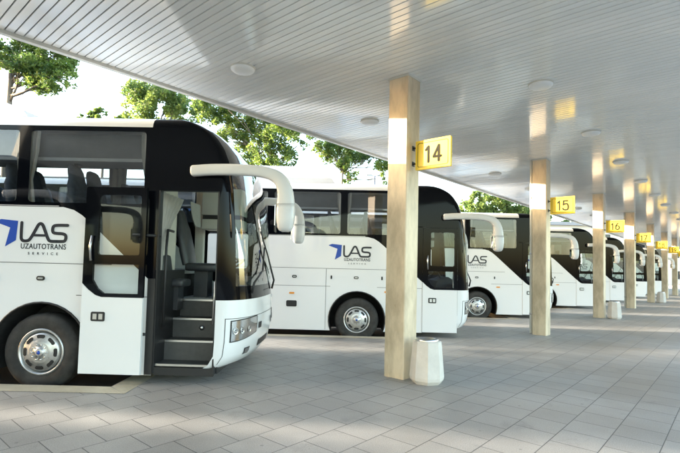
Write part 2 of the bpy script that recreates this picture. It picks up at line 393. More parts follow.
def make_bus():
    D = -ZR
    root = empty('coach_bus', (0, 0, 0))
    # ---- white side panels
    fa, ra = arch(0), arch(AX2)
    lower = [(REAR, .1), ] + ra + fa + [(1.48, .1)] + DIAG + [(REAR, 2.25)]
    s1 = MB(D); s1.sheet(lower, y=0)
    s1.build('side_panel', M['paint'], root)
    lowf = [(REAR, .1)] + ra + fa + [(2.1, .1), (2.28, .2), (2.28, 1.08), (1.9, 1.1), (1.6, 1.16)] + DIAG + [(REAR, 2.25)]
    s2 = MB(D); s2.sheet(lowf, y=2.5); s2.build('side_panel', M['paint'], root)
    for y, yy in ((.05, 0.), (2.45, 2.5)):                # wheel arch lips and wells
        for cx in (0, AX2):
            w = MB(D); pts = arch(cx)
            inn = [(p[0], p[1]) for p in pts]
            n = len(inn); ydeep = .62 if y < 1 else 1.88
            w.add([(p[0], yy, p[1]) for p in inn] + [(p[0], ydeep, p[1]) for p in inn], [(i, i + 1, n + i + 1, n + i) for i in range(n - 1)])
            w.sheet(inn, y=ydeep); w.build('wheel_arch', M['chassis'], root)
            lp = MB(D); sgn = -1 if y < 1 else 1
            lp.tube([(p[0], yy + sgn * .004, p[1]) for p in pts], .014, 6); lp.build('arch_lip', M['trim'], root)
    # ---- black window band
    holes = [rrect(a, b_, 2.31, 3.275, .05) for a, b_ in WINS]
    band = [(REAR, 2.25)] + DIAG[::-1] + [(1.48, 2.52), (FX, 2.52), (FX, 3.335), (REAR, 3.335)]
    b1 = MB(D); b1.sheet(band, holes, 0.); b1.build('window_band', M['black'], root)
    bandf = [(REAR, 2.25)] + DIAG[::-1] + [(1.6, 1.16), (1.9, 1.1), (2.28, 1.08), (2.28, 2.52), (FX, 2.52), (FX, 3.335), (REAR, 3.335)]
    b2 = MB(D); b2.sheet(bandf, holes + [rrect(1.37, 2.12, 1.48, 2.13, .06)], 2.5); b2.build('window_band', M['black'], root)
    for a, b_ in WINS:
        for y in (.012, 2.488):
            g = MB(D); g.sheet(rrect(a - .004, b_ + .004, 2.306, 3.279, .05), y=y); g.build('window', M['win'], root)
    g = MB(D); g.sheet(rrect(1.366, 2.124, 1.476, 2.134, .06), y=2.488); g.build('window', M['doorglass'], root)
    sl = MB(D)
    for z, x1 in ((2.262, .16), ):
        sl.box(REAR, x1, -.006, 0, z - .006, z + .006)
    sl.build('belt_moulding', M['alu'], root)
    # ---- roof and rear
    rows = [(l[0], l[1]) for l in LEV if l[0] >= 3.33]
    rf = MB(D); vs = []; fs = []; cs = [(1.25 - hw, z) for z, hw in rows] + [(1.25 + hw, z) for z, hw in rows[::-1]]
    cs = cs[:len(rows)] + [(1.25, 3.55)] + cs[len(rows):]
    n = len(cs)
    for x in (REAR, FX): vs += [(x, y, z) for y, z in cs]
    fs = [(i, i + 1, n + i + 1, n + i) for i in range(n - 1)]
    rf.add(vs, fs, True); rf.build('roof', M['paint'], root)
    rr = MB(D); rr.sheet([], y=0) if False else None
    ring = [(0., .1), (0., 3.335)] + cs[1:-1] + [(2.5, 3.335), (2.5, .1)]
    rr.add([(REAR, y, z) for y, z in ring], [tuple(range(len(ring)))]); rr.build('rear_panel', M['paint'], root)
    rw = MB(D); rw.box(REAR - .008, REAR - .002, .3, 2.2, 2.0, 3.1); rw.build('rear_window', M['black'], root)
    # ---- front cap
    NT = 40
    def grid(zs, t0=0., t1=1., nt=NT, sides=False):
        mb = MB(D); vs = []; fs = []
        for z in zs:
            row = []
            if sides: row += [(x, 1.25 - lev(z)[1], z) for x in [FX + (lev(z)[2] - FX) * k / 5 for k in range(5)]]
            row += [tuple(cap(t0 + (t1 - t0) * k / nt, z)) for k in range(nt + 1)]
            if sides: row += [(x, 1.25 + lev(z)[1], z) for x in [FX + (lev(z)[2] - FX) * (4 - k) / 5 for k in range(5)]]
            vs += row
        m_ = len(vs) // len(zs)
        for j in range(len(zs) - 1):
            for i in range(m_ - 1): fs.append((j * m_ + i, j * m_ + i + 1, (j + 1) * m_ + i + 1, (j + 1) * m_ + i))
        return mb.add(vs, fs, True)
    zs = [l[0] for l in LEV]
    bp = grid(zs[:7])
    x0, y0, z0 = LEV[0][2], LEV[0][1], LEV[0][0]
    bot = [(1.48, .05, z0)] + [tuple(cap(k / NT, z0)) for k in range(NT + 1)] + [(1.48, 2.45, z0)]
    bp.add(bot, [tuple(range(len(bot)))])
    bp.build('front_bumper', M['paint'], root)
    GT0, GT1 = .155, .845
    top = [z for z in zs if z >= 2.52 - .03]
    grid([z for z in zs if 1.08 <= z <= 2.5], 0, GT0, 10).build('front_pillar', M['black'], root)
    grid([z for z in zs if 1.08 <= z <= 2.5], GT1, 1, 10).build('front_pillar', M['black'], root)
    grid([1.08, 1.13, 1.2, 1.26], GT0, GT1, 28).build('windscreen_surround', M['black'], root)
    zg = [1.26] + [z for z in zs if 1.3 <= z <= 3.34]
    grid(zg, GT0, GT1, 28).build('windscreen', M['screen'], root)
    # upper cap: sides up to the roof, and the brow over the screen
    def side_cap(far):
        mb = MB(D); zz = [2.5, 2.52, 2.6] + [z for z in zs if 2.7 <= z <= 3.34]; vs = []; fs = []
        for z in zz:
            xs = [(FX + (lev(z)[2] - FX) * k / 6, 0., z) for k in range(6)]
            cu = [tuple(cap(GT0 * k / 10, z)) for k in range(11)]
            row = xs + cu
            if far: row = [(x, 2.5 - y, z_) for x, y, z_ in row]
            vs += row
        m_ = len(vs) // len(zz)
        for j in range(len(zz) - 1):
            for i in range(m_ - 1): fs.append((j * m_ + i, j * m_ + i + 1, (j + 1) * m_ + i + 1, (j + 1) * m_ + i))
        return mb.add(vs, fs, True)
    side_cap(False).build('cap_side', M['black'], root); side_cap(True).build('cap_side', M['black'], root)
    brow = grid([z for z in zs if z >= 3.33], sides=True)
    last = [tuple(v) for v in brow.v[-(NT + 11):]]
    brow.add([(v[0], v[1], v[2] - D) for v in last] + [(FX, 1.25, 3.55)], [(i, i + 1, len(last)) for i in range(len(last) - 1)], True)
    brow.build('front_brow', M['black'], root)
    # ---- seams, latches, markers on the near side
    for poly in ([(-9.2, 1.513), (.9, 1.513), (.9, 1.505), (-9.2, 1.505)], [(-9.2, 1.105), (-.62, 1.105), (-.62, 1.097), (-9.2, 1.097)], [(.45, 1.105), (1.476, 1.105), (1.476, 1.097), (.45, 1.097)]):
        for y in (-.0025, 2.5025):
            sm = MB(D); sm.sheet(poly, y=y); sm.build('seam', M['seal'], root)
    for x in (-.72, -2.2, -3.7, -5.2):
        for y in (-.0025, 2.5025):
            sm = MB(D); sm.sheet([(x - .004, .12), (x + .004, .12), (x + .004, 1.5), (x - .004, 1.5)], y=y); sm.build('seam', M['seal'], root)
    for x, z in ((-.03, 1.31), (-1.45, 1.31), (-2.95, 1.31)):
        lt = MB(D); lt.prism(rrect(x - .055, x + .055, z - .03, z + .03, .028), (), -.008, .0); h = lt.build('latch', M['trim'], root)
        l2 = MB(D); l2.prism(rrect(x - .035, x + .035, z - .012, z + .012, .01), (), -.014, -.008); l2.build('latch_pull', M['alu'], h)
    for x in (-.6, .56, -2.1): 
        lt = MB(D); lt.prism(rrect(x - .018, x + .018, 1.27, 1.35, .01), (), -.008, .0); lt.build('latch', M['trim'], root)
    lt = MB(D); lt.prism(rrect(-1.62, -1.38, .62, .76, .03), (), -.008, .0); lt.build('fuel_flap', M['trim'], root)
    for x, z in ((-1.5, .93), (.68, 1.0), (-3.5, .93), (-5.2, .93)):
        lt = MB(D); lt.prism(rrect(x - .06, x + .06, z - .02, z + .02, .015), (), -.012, .0); lt.build('side_marker', M['orange'], root)
    # ---- logo
    fl = MB(D)
    fl.prism([(-.68, 2.045), (-.60, 2.075), (-.375, 2.055), (-.39, 1.80), (-.53, 1.715), (-.475, 1.965), (-.66, 2.03)][::-1], (), -.003, -.0005)
    fl.build('logo_emblem', M['blue'], root)
    lg = MB(D)
    def X(px): return -.345 + (px - 140) / 300 * .64
    def Zz(py): return 2.04 - (py - 145) / 125 * .262
    K = lambda L_: [(X(a), Zz(b_)) for a, b_ in L_]
    w_ = .040
    ribbon(lg, smooth_path(K([(150, 148), (150, 215), (152, 262), (196, 264), (215, 240), (240, 190), (258, 152), (280, 152), (300, 200), (318, 245), (330, 262), (365, 262)])), w_, -.0030, -.0005)
    ribbon(lg, smooth_path(K([(360, 262), (400, 262), (428, 260), (432, 222), (408, 212), (375, 212), (345, 208), (346, 166), (372, 160), (438, 160)])), w_, -.0036, -.0005)
    ribbon(lg, K([(232, 226), (300, 226)]), w_ * .8, -.0042, -.0005)
    lg.build('logo_lettering', M['navy'], root)
    for txt, size, cx, cz, sp, bold in (('UZAUTOTRANS', .098, -.02, 1.722, 1.08, .0012), ('SERVICE', .047, -.02, 1.630, 2.4, .0004)):
        tm = MB(D); vs, fs = text_mesh(txt, size, .0012, sp, bold)
        wd = max(v.x for v in vs) - min(v.x for v in vs); k = (.60 if txt[0] == 'U' else .40) / wd
        tm.add([(cx + v.x * k, -.0022 + -v.z, cz + v.y) for v in vs], fs); tm.build('logo_lettering', M['navy'], root)
    # ---- headlights, fog lights, bumper details
    for side in (0, 1):
        T = (lambda t: t) if side == 0 else (lambda t: 1 - t)
        def rng(a, b_): return (a, b_) if side == 0 else (1 - b_, 1 - a)
        t0, t1 = rng(.112, .375)
        hb = MB(D); cap_patch(hb, t0, t1,   .53, .815, .004, 24, 8, .07, side == 0); h = hb.build('headlight', M['trim'], root)
        t0, t1 = rng(.122, .365)
        hi = MB(D); cap_patch(hi, t0, t1, .545, .802, .008, 24, 8, .07, side == 0); hi.build('reflector', M['chrome'], h)
        for tt in (.155, .215, .285):
            lp = MB(D); c = cap(T(tt), .675, .012)
            d = cap(T(tt), .675, .05) - c; d.normalize()
            u = Vector((0, 0, 1)); w = d.cross(u)
            for r0, hh in ((.062, 0.), ):
                vs = [tuple(c + d * .006)] ; fs = []
                for j, (rr_, dd) in enumerate(((.02, .003), (.034, -.001), (.040, .006), (.046, .003))):
                    for k in range(16):
                        a = 2 * PI * k / 16; vs.append(tuple(c + d * dd + (u * math.cos(a) + w * math.sin(a)) * rr_))
                fs = [(0, 1 + k, 1 + (k + 1) % 16) for k in range(16)]
                for j in range(3):
                    for k in range(16): fs.append((1 + j * 16 + k, 1 + j * 16 + (k + 1) % 16, 1 + (j + 1) * 16 + (k + 1) % 16, 1 + (j + 1) * 16 + k))
                lp.add(vs, fs, True)
            lp.build('lamp', M['mirrorg'], h)
        t0, t1 = rng(.118, .369)
        ln = MB(D); cap_patch(ln, t0, t1, .542, .806, .022, 24, 8, .07, side == 0); ln.build('lens', M['lens'], h)
        t0, t1 = rng(.27, .33)
        fg = MB(D); cap_patch(fg, t0, t1, .33, .42, .004, 8, 6); f = fg.build('fog_light', M['trim'], root)
        t0, t1 = rng(.277, .323)
        fg = MB(D); cap_patch(fg, t0, t1, .34, .41, .009, 8, 6); fg.build('reflector', M['chrome'], f)
        t0, t1 = rng(.066, .0715)
        sm = MB(D); cap_patch(sm, t0, t1, .19, .84, .003, 2, 20); sm.build('seam', M['seal'], root)
        t0, t1 = rng(.066, .24)
        sm = MB(D); cap_patch(sm, t0, t1, .836, .844, .003, 20, 1); sm.build('seam', M['seal'], root)
        dh = MB(D); cap_patch(dh, *rng(.395, .43), .64, .73, .012, 4, 4); dh.build('tow_cover', M['trim'], root)
    gr = MB(D); cap_patch(gr, .43, .57, .36, .46, .004, 20, 6); gr.build('grille', M['trim'], root)
    sm = MB(D); cap_patch(sm, .24, .76, .836, .844, .003, 40, 1); sm.build('seam', M['seal'], root)
    # ---- wipers
    for t0, t1, ze in ((.30, .42, 1.72), (.62, .50, 1.95)):
        wp = MB(D)
        a, b_ = cap(t0, 1.16, .02), cap(t0, 1.30, .06); e = cap(t1, ze - .25, .05)
        wp.tube([a, b_, e], [.02, .016, .011], 6)
        wp.tube([cap(t1 + (t0 - t1) * .55 + .04, 1.42, .03), cap(t1, ze - .25, .05), cap(t1 - (t0 - t1) * .5, ze + .1, .03)], .012, 6)
        wp.build('wiper', M['trim'], root)
    # ---- mirrors
    for far in (0, 1):
        mr = empty('mirror', (-.13 * far, 0, -.02 * far)); mr.parent = root
        ysg = -1 if not far else 1; yb = -.02 if not far else 2.52
        path = smooth_path([(1.93, 2.745), (2.2, 2.765), (2.6, 2.765), (2.90, 2.745), (3.08, 2.67), (3.15, 2.53), (3.165, 2.40), (3.165, 2.34)], 2)
        vs = []; fs = []; NS = 16
        P = [Vector((p[0], 0, p[1])) for p in path]
        L_ = [0]
        for a, b_ in zip(P, P[1:]): L_.append(L_[-1] + (b_ - a).length)
        def ring(p, w, hh, th, yc):
            for k in range(NS):
                a = 2 * PI * k / NS; c, s_ = math.cos(a), math.sin(a)
                q = p + w * (hh * math.copysign(abs(c) ** .55, c)); vs.append((q.x, yc + th * math.copysign(abs(s_) ** .55, s_), q.z))
        ring(P[0] + Vector((-.012, 0, 0)), Vector((0, 0, 1)), .035, .03, yb + ysg * .06)
        for i, p in enumerate(P):
            t = (P[min(i + 1, len(P) - 1)] - P[max(0, i - 1)]).normalized(); w = Vector((-t.z, 0, t.x))
            f = L_[i] / L_[-1]; g = max(0, (f - .68) / .32)
            ring(p, w, .072 + .043 * g - (.012 if i == 0 else 0), .055 + .03 * g, yb + ysg * (.06 + .04 * math.sin(PI * f)))
        n_ = len(vs) // NS
        for i in range(n_ - 1):
            for k in range(NS): fs.append((i * NS + k, i * NS + (k + 1) % NS, (i + 1) * NS + (k + 1) % NS, (i + 1) * NS + k))
        fs += [tuple(range(NS))]
        am = MB(D); am.add(vs, fs, True); am.build('mirror_arm', M['mirrorp'], mr)
        hd = MB(D); vs = []; fs = []
        for z, hx, hy in ((2.338, .116, .088), (2.28, .122, .10), (2.18, .120, .11), (2.10, .112, .11), (2.04, .10, .10), (2.0, .078, .085), (1.985, .045, .05)):
            for k in range(16):
                a = 2 * PI * k / 16; c, s_ = math.cos(a), math.sin(a)
                vs.append((3.165 + hx * math.copysign(abs(c) ** .55, c), yb + ysg * .06 + hy * math.copysign(abs(s_) ** .55, s_), z))
        for i in range(6):
            for k in range(16): fs.append((i * 16 + k, i * 16 + (k + 1) % 16, (i + 1) * 16 + (k + 1) % 16, (i + 1) * 16 + k))
        fs += [tuple(range(16)), tuple(range(96, 112))]
        hd.add(vs, fs, True); hd.build('mirror_head', M['mirrorp'], mr)
        mg = MB(D); mg.box(3.036, 3.044, yb + ysg * .06 - .075, yb + ysg * .06 + .075, 2.06, 2.32); mg.build('mirror_glass', M['mirrorg'], mr)
    # ---- roof unit
    ac = MB(D); vs = []; fs = []
    for z, x0, x1, hw in ((3.52, -3.9, -.55, 1.0), (3.66, -3.85, -.66, .99), (3.86, -3.7, -1.15, .93), (3.97, -3.5, -1.6, .82), (3.99, -3.3, -1.9, .6)):
        vs += [(x0, 1.25 - hw, z), (x1, 1.25 - hw * .9, z), (x1 + .08, 1.25, z), (x1, 1.25 + hw * .9, z), (x0, 1.25 + hw, z)]
    for i in range(4):
        for k in range(5): fs.append((i * 5 + k, i * 5 + (k + 1) % 5, (i + 1) * 5 + (k + 1) % 5, (i + 1) * 5 + k))
    fs.append((20, 21, 22, 23, 24)); ac.add(vs, fs, False); ac.build('roof_unit', M['unit'], root)
    # ---- underbody and interior
    ch = MB(D)
    for x0, x1 in ((REAR + .1, AX2 - .7), (AX2 + .7, -.7), (.7, 1.44)): ch.box(x0, x1, .06, 2.44, .13, .9)
    ch.box(REAR + .1, 1.44, .66, 1.84, .2, 1.38); ch.box(1.44, 2.2, 1.05, 2.40, .20, .85); ch.build('underbody', M['chassis'], root)
    fo = MB(D); fo.box(REAR + .05, 1.30, .02, 2.48, 1.38, 1.45); fo.box(1.30, 2.60, 1.0, 2.44, .98, 1.03); fo.build('floor', M['intgrey'], root)
    cl = MB(D); cl.box(REAR + .05, FX, .16, 2.34, 3.44, 3.45); cl.build('ceiling_lining', M['cream'], root)
    ln = MB(D); ln.box(REAR + .05, .2, .014, .03, 1.45, 2.29); ln.box(REAR + .05, .2, 2.47, 2.486, 1.45, 2.29); ln.box(.2, 1.42, 2.47, 2.486, 1.05, 1.44); ln.build('wall_lining', M['cream'], root)
    for y0, y1 in ((.09, .52), ):
        rk = MB(D); rk.box(REAR + .1, 1.33, y0, y1, 2.93, 3.25); r = rk.build('luggage_rack', M['rackdark'], root)
        rb = MB(D); rb.box(REAR + .1, 1.335, y0 - .005, y1 + .02, 2.885, 2.928); rb.build('rack_base', M['intgrey'], r)
        for x in [REAR + .6 + .8 * i for i in range(12)]:
            vt = MB(D); vt.lathe([(0, 0), (.05, 0), (.055, .02)], (x, (y0 + y1) / 2, 2.865), 'z', 10); vt.build('air_vent', M['trim'], r)
    dat = seat_mesh(M['seat'])
    for i in range(9):
        for y in (.30, .74, 1.76, 2.20):
            o = bpy.data.objects.new('passenger_seat', dat); COL.objects.link(o); o.parent = root
            o.location = (.58 - .86 * i, y, 1.45 + D + .05); o.scale = (1.05, 1.05, 1.05)
    dd = seat_mesh(M['leather'], 'driver_seat')
    o = bpy.data.objects.new('driver_seat', dd); COL.objects.link(o); o.parent = root; o.location = (1.68, 1.36, 1.03 + D); o.scale = (1.05, 1.15, 1.06)
    o = bpy.data.objects.new('guide_seat', dd); COL.objects.link(o); o.parent = root; o.location = (1.50, .70, .88 + D); o.scale = (.62, .85, .88)
    for x in [w[1] + .08 for w in WINS] + [WINS[-1][0]]:
        for y in (.05, 2.44):
            cu = MB(D); n = 14; vs = []
            for j, (z, wd) in enumerate(((3.27, .17), (3.0, .16), (2.75, .12), (2.62, .095), (2.45, .12), (2.31, .14))):
                for k in range(n + 1): 
                    f = k / n; vs.append((x + (f - .5) * 2 * wd, y + .022 * math.sin(f * 6 * PI), z))
            cu.add(vs, [(j * (n + 1) + k, j * (n + 1) + k + 1, (j + 1) * (n + 1) + k + 1, (j + 1) * (n + 1) + k) for j in range(5) for k in range(n)], True)
            cu.build('curtain', M['curtain'], root)
    for x, rows_ in ((1.43, ((2.52, .12, 1.02), (2.35, .12, .86), (2.15, .12, .62), (1.9, .12, .40), (1.7, .12, .30), (1.45, .12, .28))),
                     (1.40, ((2.55, 1.42, 1.86), (2.42, 1.46, 1.88), (2.28, 1.56, 1.90), (2.17, 1.70, 1.91)))):   # cab curtains
        cu = MB(D); n = 30; vs = []
        for z, y0, y1 in rows_:
            for k in range(n + 1):
                f_ = k / n; vs.append((x + .022 * math.sin(f_ * 13 * PI), y0 + (y1 - y0) * f_, z))
        cu.add(vs, [(j_ * (n + 1) + k, j_ * (n + 1) + k + 1, (j_ + 1) * (n + 1) + k + 1, (j_ + 1) * (n + 1) + k) for j_ in range(len(rows_) - 1) for k in range(n)], True)
        cu.build('curtain', M['curtain'], root)
    bh = MB(D); bh.box(1.31, 1.34, .10, 1.02, 1.05, 2.95); bh.build('bulkhead', M['cream'], root)
    lk = MB(D); lk.box(1.40, 2.1, 1.97, 2.46, 2.40, 2.86, .02); lk.box(1.40, 2.1, 1.99, 2.46, 2.15, 2.33, .02); lk.build('locker', M['cream'], root)
    lk = MB(D); lk.box(1.41, 2.09, 2.02, 2.46, 2.325, 2.405); lk.build('locker_shelf', M['dash'], root)
    lk = MB(D); lk.box(1.17, 1.33, 2.36, 2.46, 1.05, 2.9, .01); lk.build('cab_pillar', M['cream'], root)
    cl = MB(D); cl.box(1.36, 1.85, .1, 2.4, 2.98, 3.02, .01); cl.build('cab_ceiling', M['cream'], root)
    db = MB(D); db.prism([(1.95, 1.0), (2.02, 1.26), (2.3, 1.36), (2.55, 1.20), (2.55, 1.0)], (), 1.05, 2.38); db.box(2.30, 2.56, .35, 1.05, .95, 1.20, .03)
    db.build('dashboard', M['dash'], root)
    sw = MB(D); c = Vector((2.08, 1.50, 1.50)); ax = Vector((-.55, 0, .83)); u = Vector((0, 1, 0)); w = ax.cross(u)
    sw.tube([c + (u * math.cos(2 * PI * k / 24) + w * math.sin(2 * PI * k / 24)) * .235 for k in range(25)], .017, 8, False)
    sw.tube([c - u * .22, c, c + u * .22], .016, 6); sw.tube([c, c - ax * .35], .03, 6); sw.build('steering_wheel', M['trim'], root)
    for i, (y, z) in enumerate(((.06, .235), (.34, .50), (.60, .77), (.86, 1.02))):
        st = MB(D); yn = y + .30 if i < 3 else 1.10
        st.box(1.50, 2.27, y, yn, z - .03, z); st.box(1.50, 2.27, yn - .02, yn - .005, z, z + .25) if i < 3 else None
        s_ = st.build('step', M['stepm'], root)
        nz = MB(D); nz.box(1.505, 2.265, y - .012, y + .028, z - .022, z + .004); nz.build('step_edge', M['alu'], s_)
    rsr = MB(D); rsr.box(1.50, 2.27, .02, .07, .10, .20); rsr.build('step_riser', M['trim'], root)
    bk = MB(D); bk.lathe([(0, 0), (.03, 0), (.035, .012)], (1.92, .585, .64), 'y', 16); bk.build('step_lamp', M['steel'], root)
    jb = MB(D)
    jb.box(1.44, 1.50, .01, 1.0, .12, 1.45); jb.box(1.482, 1.50, .004, .1, 1.45, 2.52); jb.box(2.262, 2.28, .004, .1, .12, 2.52); jb.box(2.262, 2.30, .1, 1.0, .12, 1.0)
    jb.box(1.5, 2.262, .004, .1, 2.50, 2.52); jb.build('door_jamb', M['trim'], root)
    hr = MB(D); hr.tube([(2.22, .12, .75), (2.22, .16, 1.3), (2.3, .45, 1.65), (2.38, .8, 1.62)], .018, 8); hr.build('handrail', M['steel'], root)
    hr = MB(D); hr.tube([(1.56, .12, .7), (1.56, .12, 1.75), (1.5, .3, 2.0), (1.46, .6, 2.0)], .018, 8); hr.build('handrail', M['trim'], root)
    # ---- door
    dr = empty('door', (0, 0, 0)); dr.parent = root
    pz = MB(D); pz.prism([(1.487, .115), (2.273, .115), (2.273, 1.08), (1.74, 1.08), (1.66, 1.105), (1.57, 1.17), (1.487, 1.25)], (), -.014, .03); pz.build('door_panel', M['paint'], dr)
    up = rrect(1.665, 2.205, 1.62, 2.39, .035); lo = [(1.612, 1.30), (1.68, 1.19), (1.76, 1.13), (2.205, 1.13), (2.205, 1.50), (1.612, 1.50)]
    fz = MB(D); fz.prism([(1.487, 1.254), (1.57, 1.174), (1.66, 1.109), (1.74, 1.084), (2.273, 1.084), (2.273, 2.49), (1.50, 2.49), (1.487, 2.47)], (up, lo), -.014, .03); fz.build('door_frame', M['black'], dr)
    for p_ in (up, lo):
        g = MB(D); g.sheet(p_, y=-.002); g.build('pane', M['doorglass'], dr)
    hd = MB(D); hd.prism(rrect(1.62, 1.80, .775, .895, .02), (), -.02, -.013); h = hd.build('door_handle', M['trim'], dr)
    h2 = MB(D); h2.box(1.65, 1.70, -.028, -.02, .80, .87); h2.box(1.725, 1.775, -.028, -.02, .80, .87); h2.build('lock', M['alu'], h)
    ar = MB(D); ar.tube([(1.60, -.04, 1.54), (1.585, -.05, 1.72), (1.60, -.04, 1.86)], .016, 8); ar.build('door_grip', M['steel'], dr)
    for x in (0, AX2):
        wheel(root, x, .04, -1); wheel(root, x, 2.46, 1)
    return root, dr

VX, VY = 4.2, 4.68
PHI = -.0225
def bus_place(o, k, dx=0., dy=0.):
    x, y = -3.87 + VX * k + dx, 5.97 + VY * k + dy
    o.location = (x, y + .0225 * 3.0, ZR); o.rotation_euler.z = PHI
proto, pdoor = make_bus()
LB = {0: 'white coach with its passenger door swung open, nearest the camera',
      1: 'white coach parked behind the column that carries sign 14',
      2: 'white coach half hidden by the column with sign 15, next to the big green tree',
      3: 'white coach seen between the column with sign 15 and the column with sign 16',
      4: 'white coach parked just beyond the column with sign 16',
      5: 'white coach seen just beyond the column next to sign 16, by sign 17',
      6: 'farthest white coach, a sliver at the end of the row near sign 18',
      -1: 'white coach out of view at the left, added to block the low sun'}  # this last coach is unseen, added to keep low sun off the paving
for k in (1, 2, 3, 4, 5, 6, -1):
    o = copy_tree(proto); bus_place(o, k, .09 if k > 0 else 0, -.14 if k == 1 else 0); tag(o, LB[k], 'coach', 'coaches parked at the platform')
bus_place(proto, 0); tag(proto, LB[0], 'coach', 'coaches parked at the platform')
pdoor.location = (-.885, -.125, .015)
for pts in ([(1.49, .06, .62), (1.30, -.03, .62), (.9, -.095, .64)], [(1.50, .06, 1.9), (1.40, -.05, 1.9), (1.2, -.095, 1.9)]):
    hinge = MB(-ZR); hinge.tube(pts, .02, 8); hinge.build('door_arm', M['trim'], proto)
ds = MB(-ZR); ds.box(1.385, 1.485, -.006, -.002, .105, 1.34); ds.build('door_seal', M['trim'], proto)

# ------------------------------------------------------------------ ground
rd = MB(); rd.add([(-400, -120, ZR), (400, -120, ZR), (400, 700, ZR), (-400, 700, ZR)], [(0, 1, 2, 3)]); tag(rd.build('road', M['asphalt']), kind='structure')
AXK, AYK = -2.8, 5.80
edge = []
for k in range(-4, 16):
    edge += [(AXK + VX * (k - 1), AYK + VY * k + .0), (AXK + VX * k, AYK + VY * k)]
far = Vector((edge[-1][0], edge[-1][1], 0)); near = Vector((edge[0][0], edge[0][1], 0))
poly = edge + [tuple((far + NV * 24)[:2]), tuple((near + NV * 24)[:2])]
pv = MB(); loops = [[Vector((p[0], p[1], 0)) for p in poly]]
pv.add([(p[0], p[1], 0) for p in poly], [tuple(t) for t in geometry.tessellate_polygon(loops)])
n = len(poly); pv.add([(p[0], p[1], 0) for p in poly] + [(p[0], p[1], ZR) for p in poly], [(i, (i + 1) % n, n + (i + 1) % n, n + i) for i in range(n)])
tag(pv.build('pavement', M['paving']), kind='structure')
ts = MB()
for k in range(-4, 15):
    x0, x1, y0, y1 = AXK + VX * (k - 1), AXK + VX * k, AYK + VY * k, AYK + VY * (k + 1)
    ts.add([(x0 + .31, y0 - .31, .004), (x1 + .31, y0 - .31, .004), (x1, y0 - .02, .004), (x0 + .02, y0 - .02, .004)], [(0, 1, 2, 3)])
    ts.add([(x1 + .02, y0 - .02, .004), (x1 + .31, y0 - .31, .004), (x1 + .31, y1 - .31, .004), (x1 + .02, y1 - .02, .004)], [(0, 1, 2, 3)])
tag(ts.build('tactile_strip', M['tactile']), kind='structure')

# ------------------------------------------------------------------ canopy
UE, UI = -6.807, 1.5
T0, T1 = -16., 72.
can = empty('canopy', tuple(RV * T0 + NV * UE + Vector((0, 0, HC)))); tag(can, 'long flat canopy with white slatted ceiling over the platform', 'canopy')
can.rotation_euler.z = 0
def cp(t, u, z): p = RV * t + NV * u; return (p.x - can.location.x, p.y - can.location.y, z - HC)
sl = MB(); t = T0
p_ = .1019
while t < T1:
    a, b_ = t + .005, t + p_ - .005; j1, j2 = random.uniform(-.0009, .0009), random.uniform(-.0009, .0009)
    sl.add([cp(a, UE + .03, HC + .012), cp(a + .003, UE + .03, HC + j1), cp(b_ - .003, UE + .03, HC + j2), cp(b_, UE + .03, HC + .012),
            cp(a, UI - .03, HC + .012), cp(a + .003, UI - .03, HC + j2 * .6), cp(b_ - .003, UI - .03, HC + j1 * .6), cp(b_, UI - .03, HC + .012)], [(0, 1, 5, 4), (1, 2, 6, 5), (2, 3, 7, 6)])
    t += p_
sl.build('slat_ceiling', M['slat'], can)
def slab(name, m, u0, u1, z0, z1):
    b = MB(); b.add([cp(T0, u0, z0), cp(T0, u1, z0), cp(T1, u1, z0), cp(T1, u0, z0), cp(T0, u0, z1), cp(T0, u1, z1), cp(T1, u1, z1), cp(T1, u0, z1)],
          [(0, 3, 2, 1), (4, 5, 6, 7), (0, 1, 5, 4), (1, 2, 6, 5), (2, 3, 7, 6), (3, 0, 4, 7)]); return b.build(name, m, can)
slab('roof_slab', M['trim'], UE + .03, UI - .03, HC + .02, HC + .06)
slab('roof_deck', M['slab'], UE + .03, UI - .03, HC + .062, HC + .45)
slab('fascia', M['fascia'], UE - .05, UE + .028, HC - .045, HC + .48)
slab('fascia', M['fascia'], UI - .028, UI + .05, HC - .045, HC + .48)

# ------------------------------------------------------------------ columns, signs, bins, lights
CB = Vector((.926, 6.496, 0)); CD = 6.276; CW = .334
NUM = [14, 15, 16, 17, 18, 19, 20, 21, 22]
def col_c(k): return CB + RV * (CD * k + CW / 2) - NV * CW / 2
AZ = math.atan2(NV.y, NV.x)          # local x = NV, local y = RV
cm = MB()
w = CW / 2; bv = .012
ring = [(-w + bv, -w), (w - bv, -w), (w, -w + bv), (w, w - bv), (w - bv, w), (-w + bv, w), (-w, w - bv), (-w, -w + bv)]
zz = [0]
for k, z in enumerate((.0, HC - .03)):
    cm.add([], [])
cm.add([(x, y, 0) for x, y in ring] + [(x, y, HC - .002) for x, y in ring], [(i, (i + 1) % 8, 8 + (i + 1) % 8, 8 + i) for i in range(8)])
c0 = empty('column', (0, 0, 0), 0)
shaft = cm.build('shaft', M['stone'], c0)
cc = MB(); cc.box(-w - .012, w + .012, -w - .012, w + .012, HC - .03, HC - .001); cc.build('collar', M['fascia'], c0)
sg0 = empty('bay_sign', (0, 0, 0))
def flip_y(): pass
CL = {0: 'nearest square stone column with a yellow 14 sign', 1: 'square stone column with a yellow 15 sign', 2: 'square stone column with a yellow 16 sign',
      3: 'square stone column with a yellow 17 sign', 4: 'square stone column with a yellow 18 sign', 5: 'square stone column with a yellow 19 sign',
      6: 'square stone column with a yellow 20 sign', 7: 'farthest square stone column, with a yellow 21 sign'}
for k in range(8):
    o = c0 if k == 0 else copy_tree(c0)
    p = col_c(k); o.location = p
    # local x -> NV, local y -> RV would be left handed; the shaft is symmetric so a plain turn does
    o.rotation_euler.z = AZ
    tag(o, CL[k], 'column', 'columns along the platform')
SGW, SGH = .555, .42
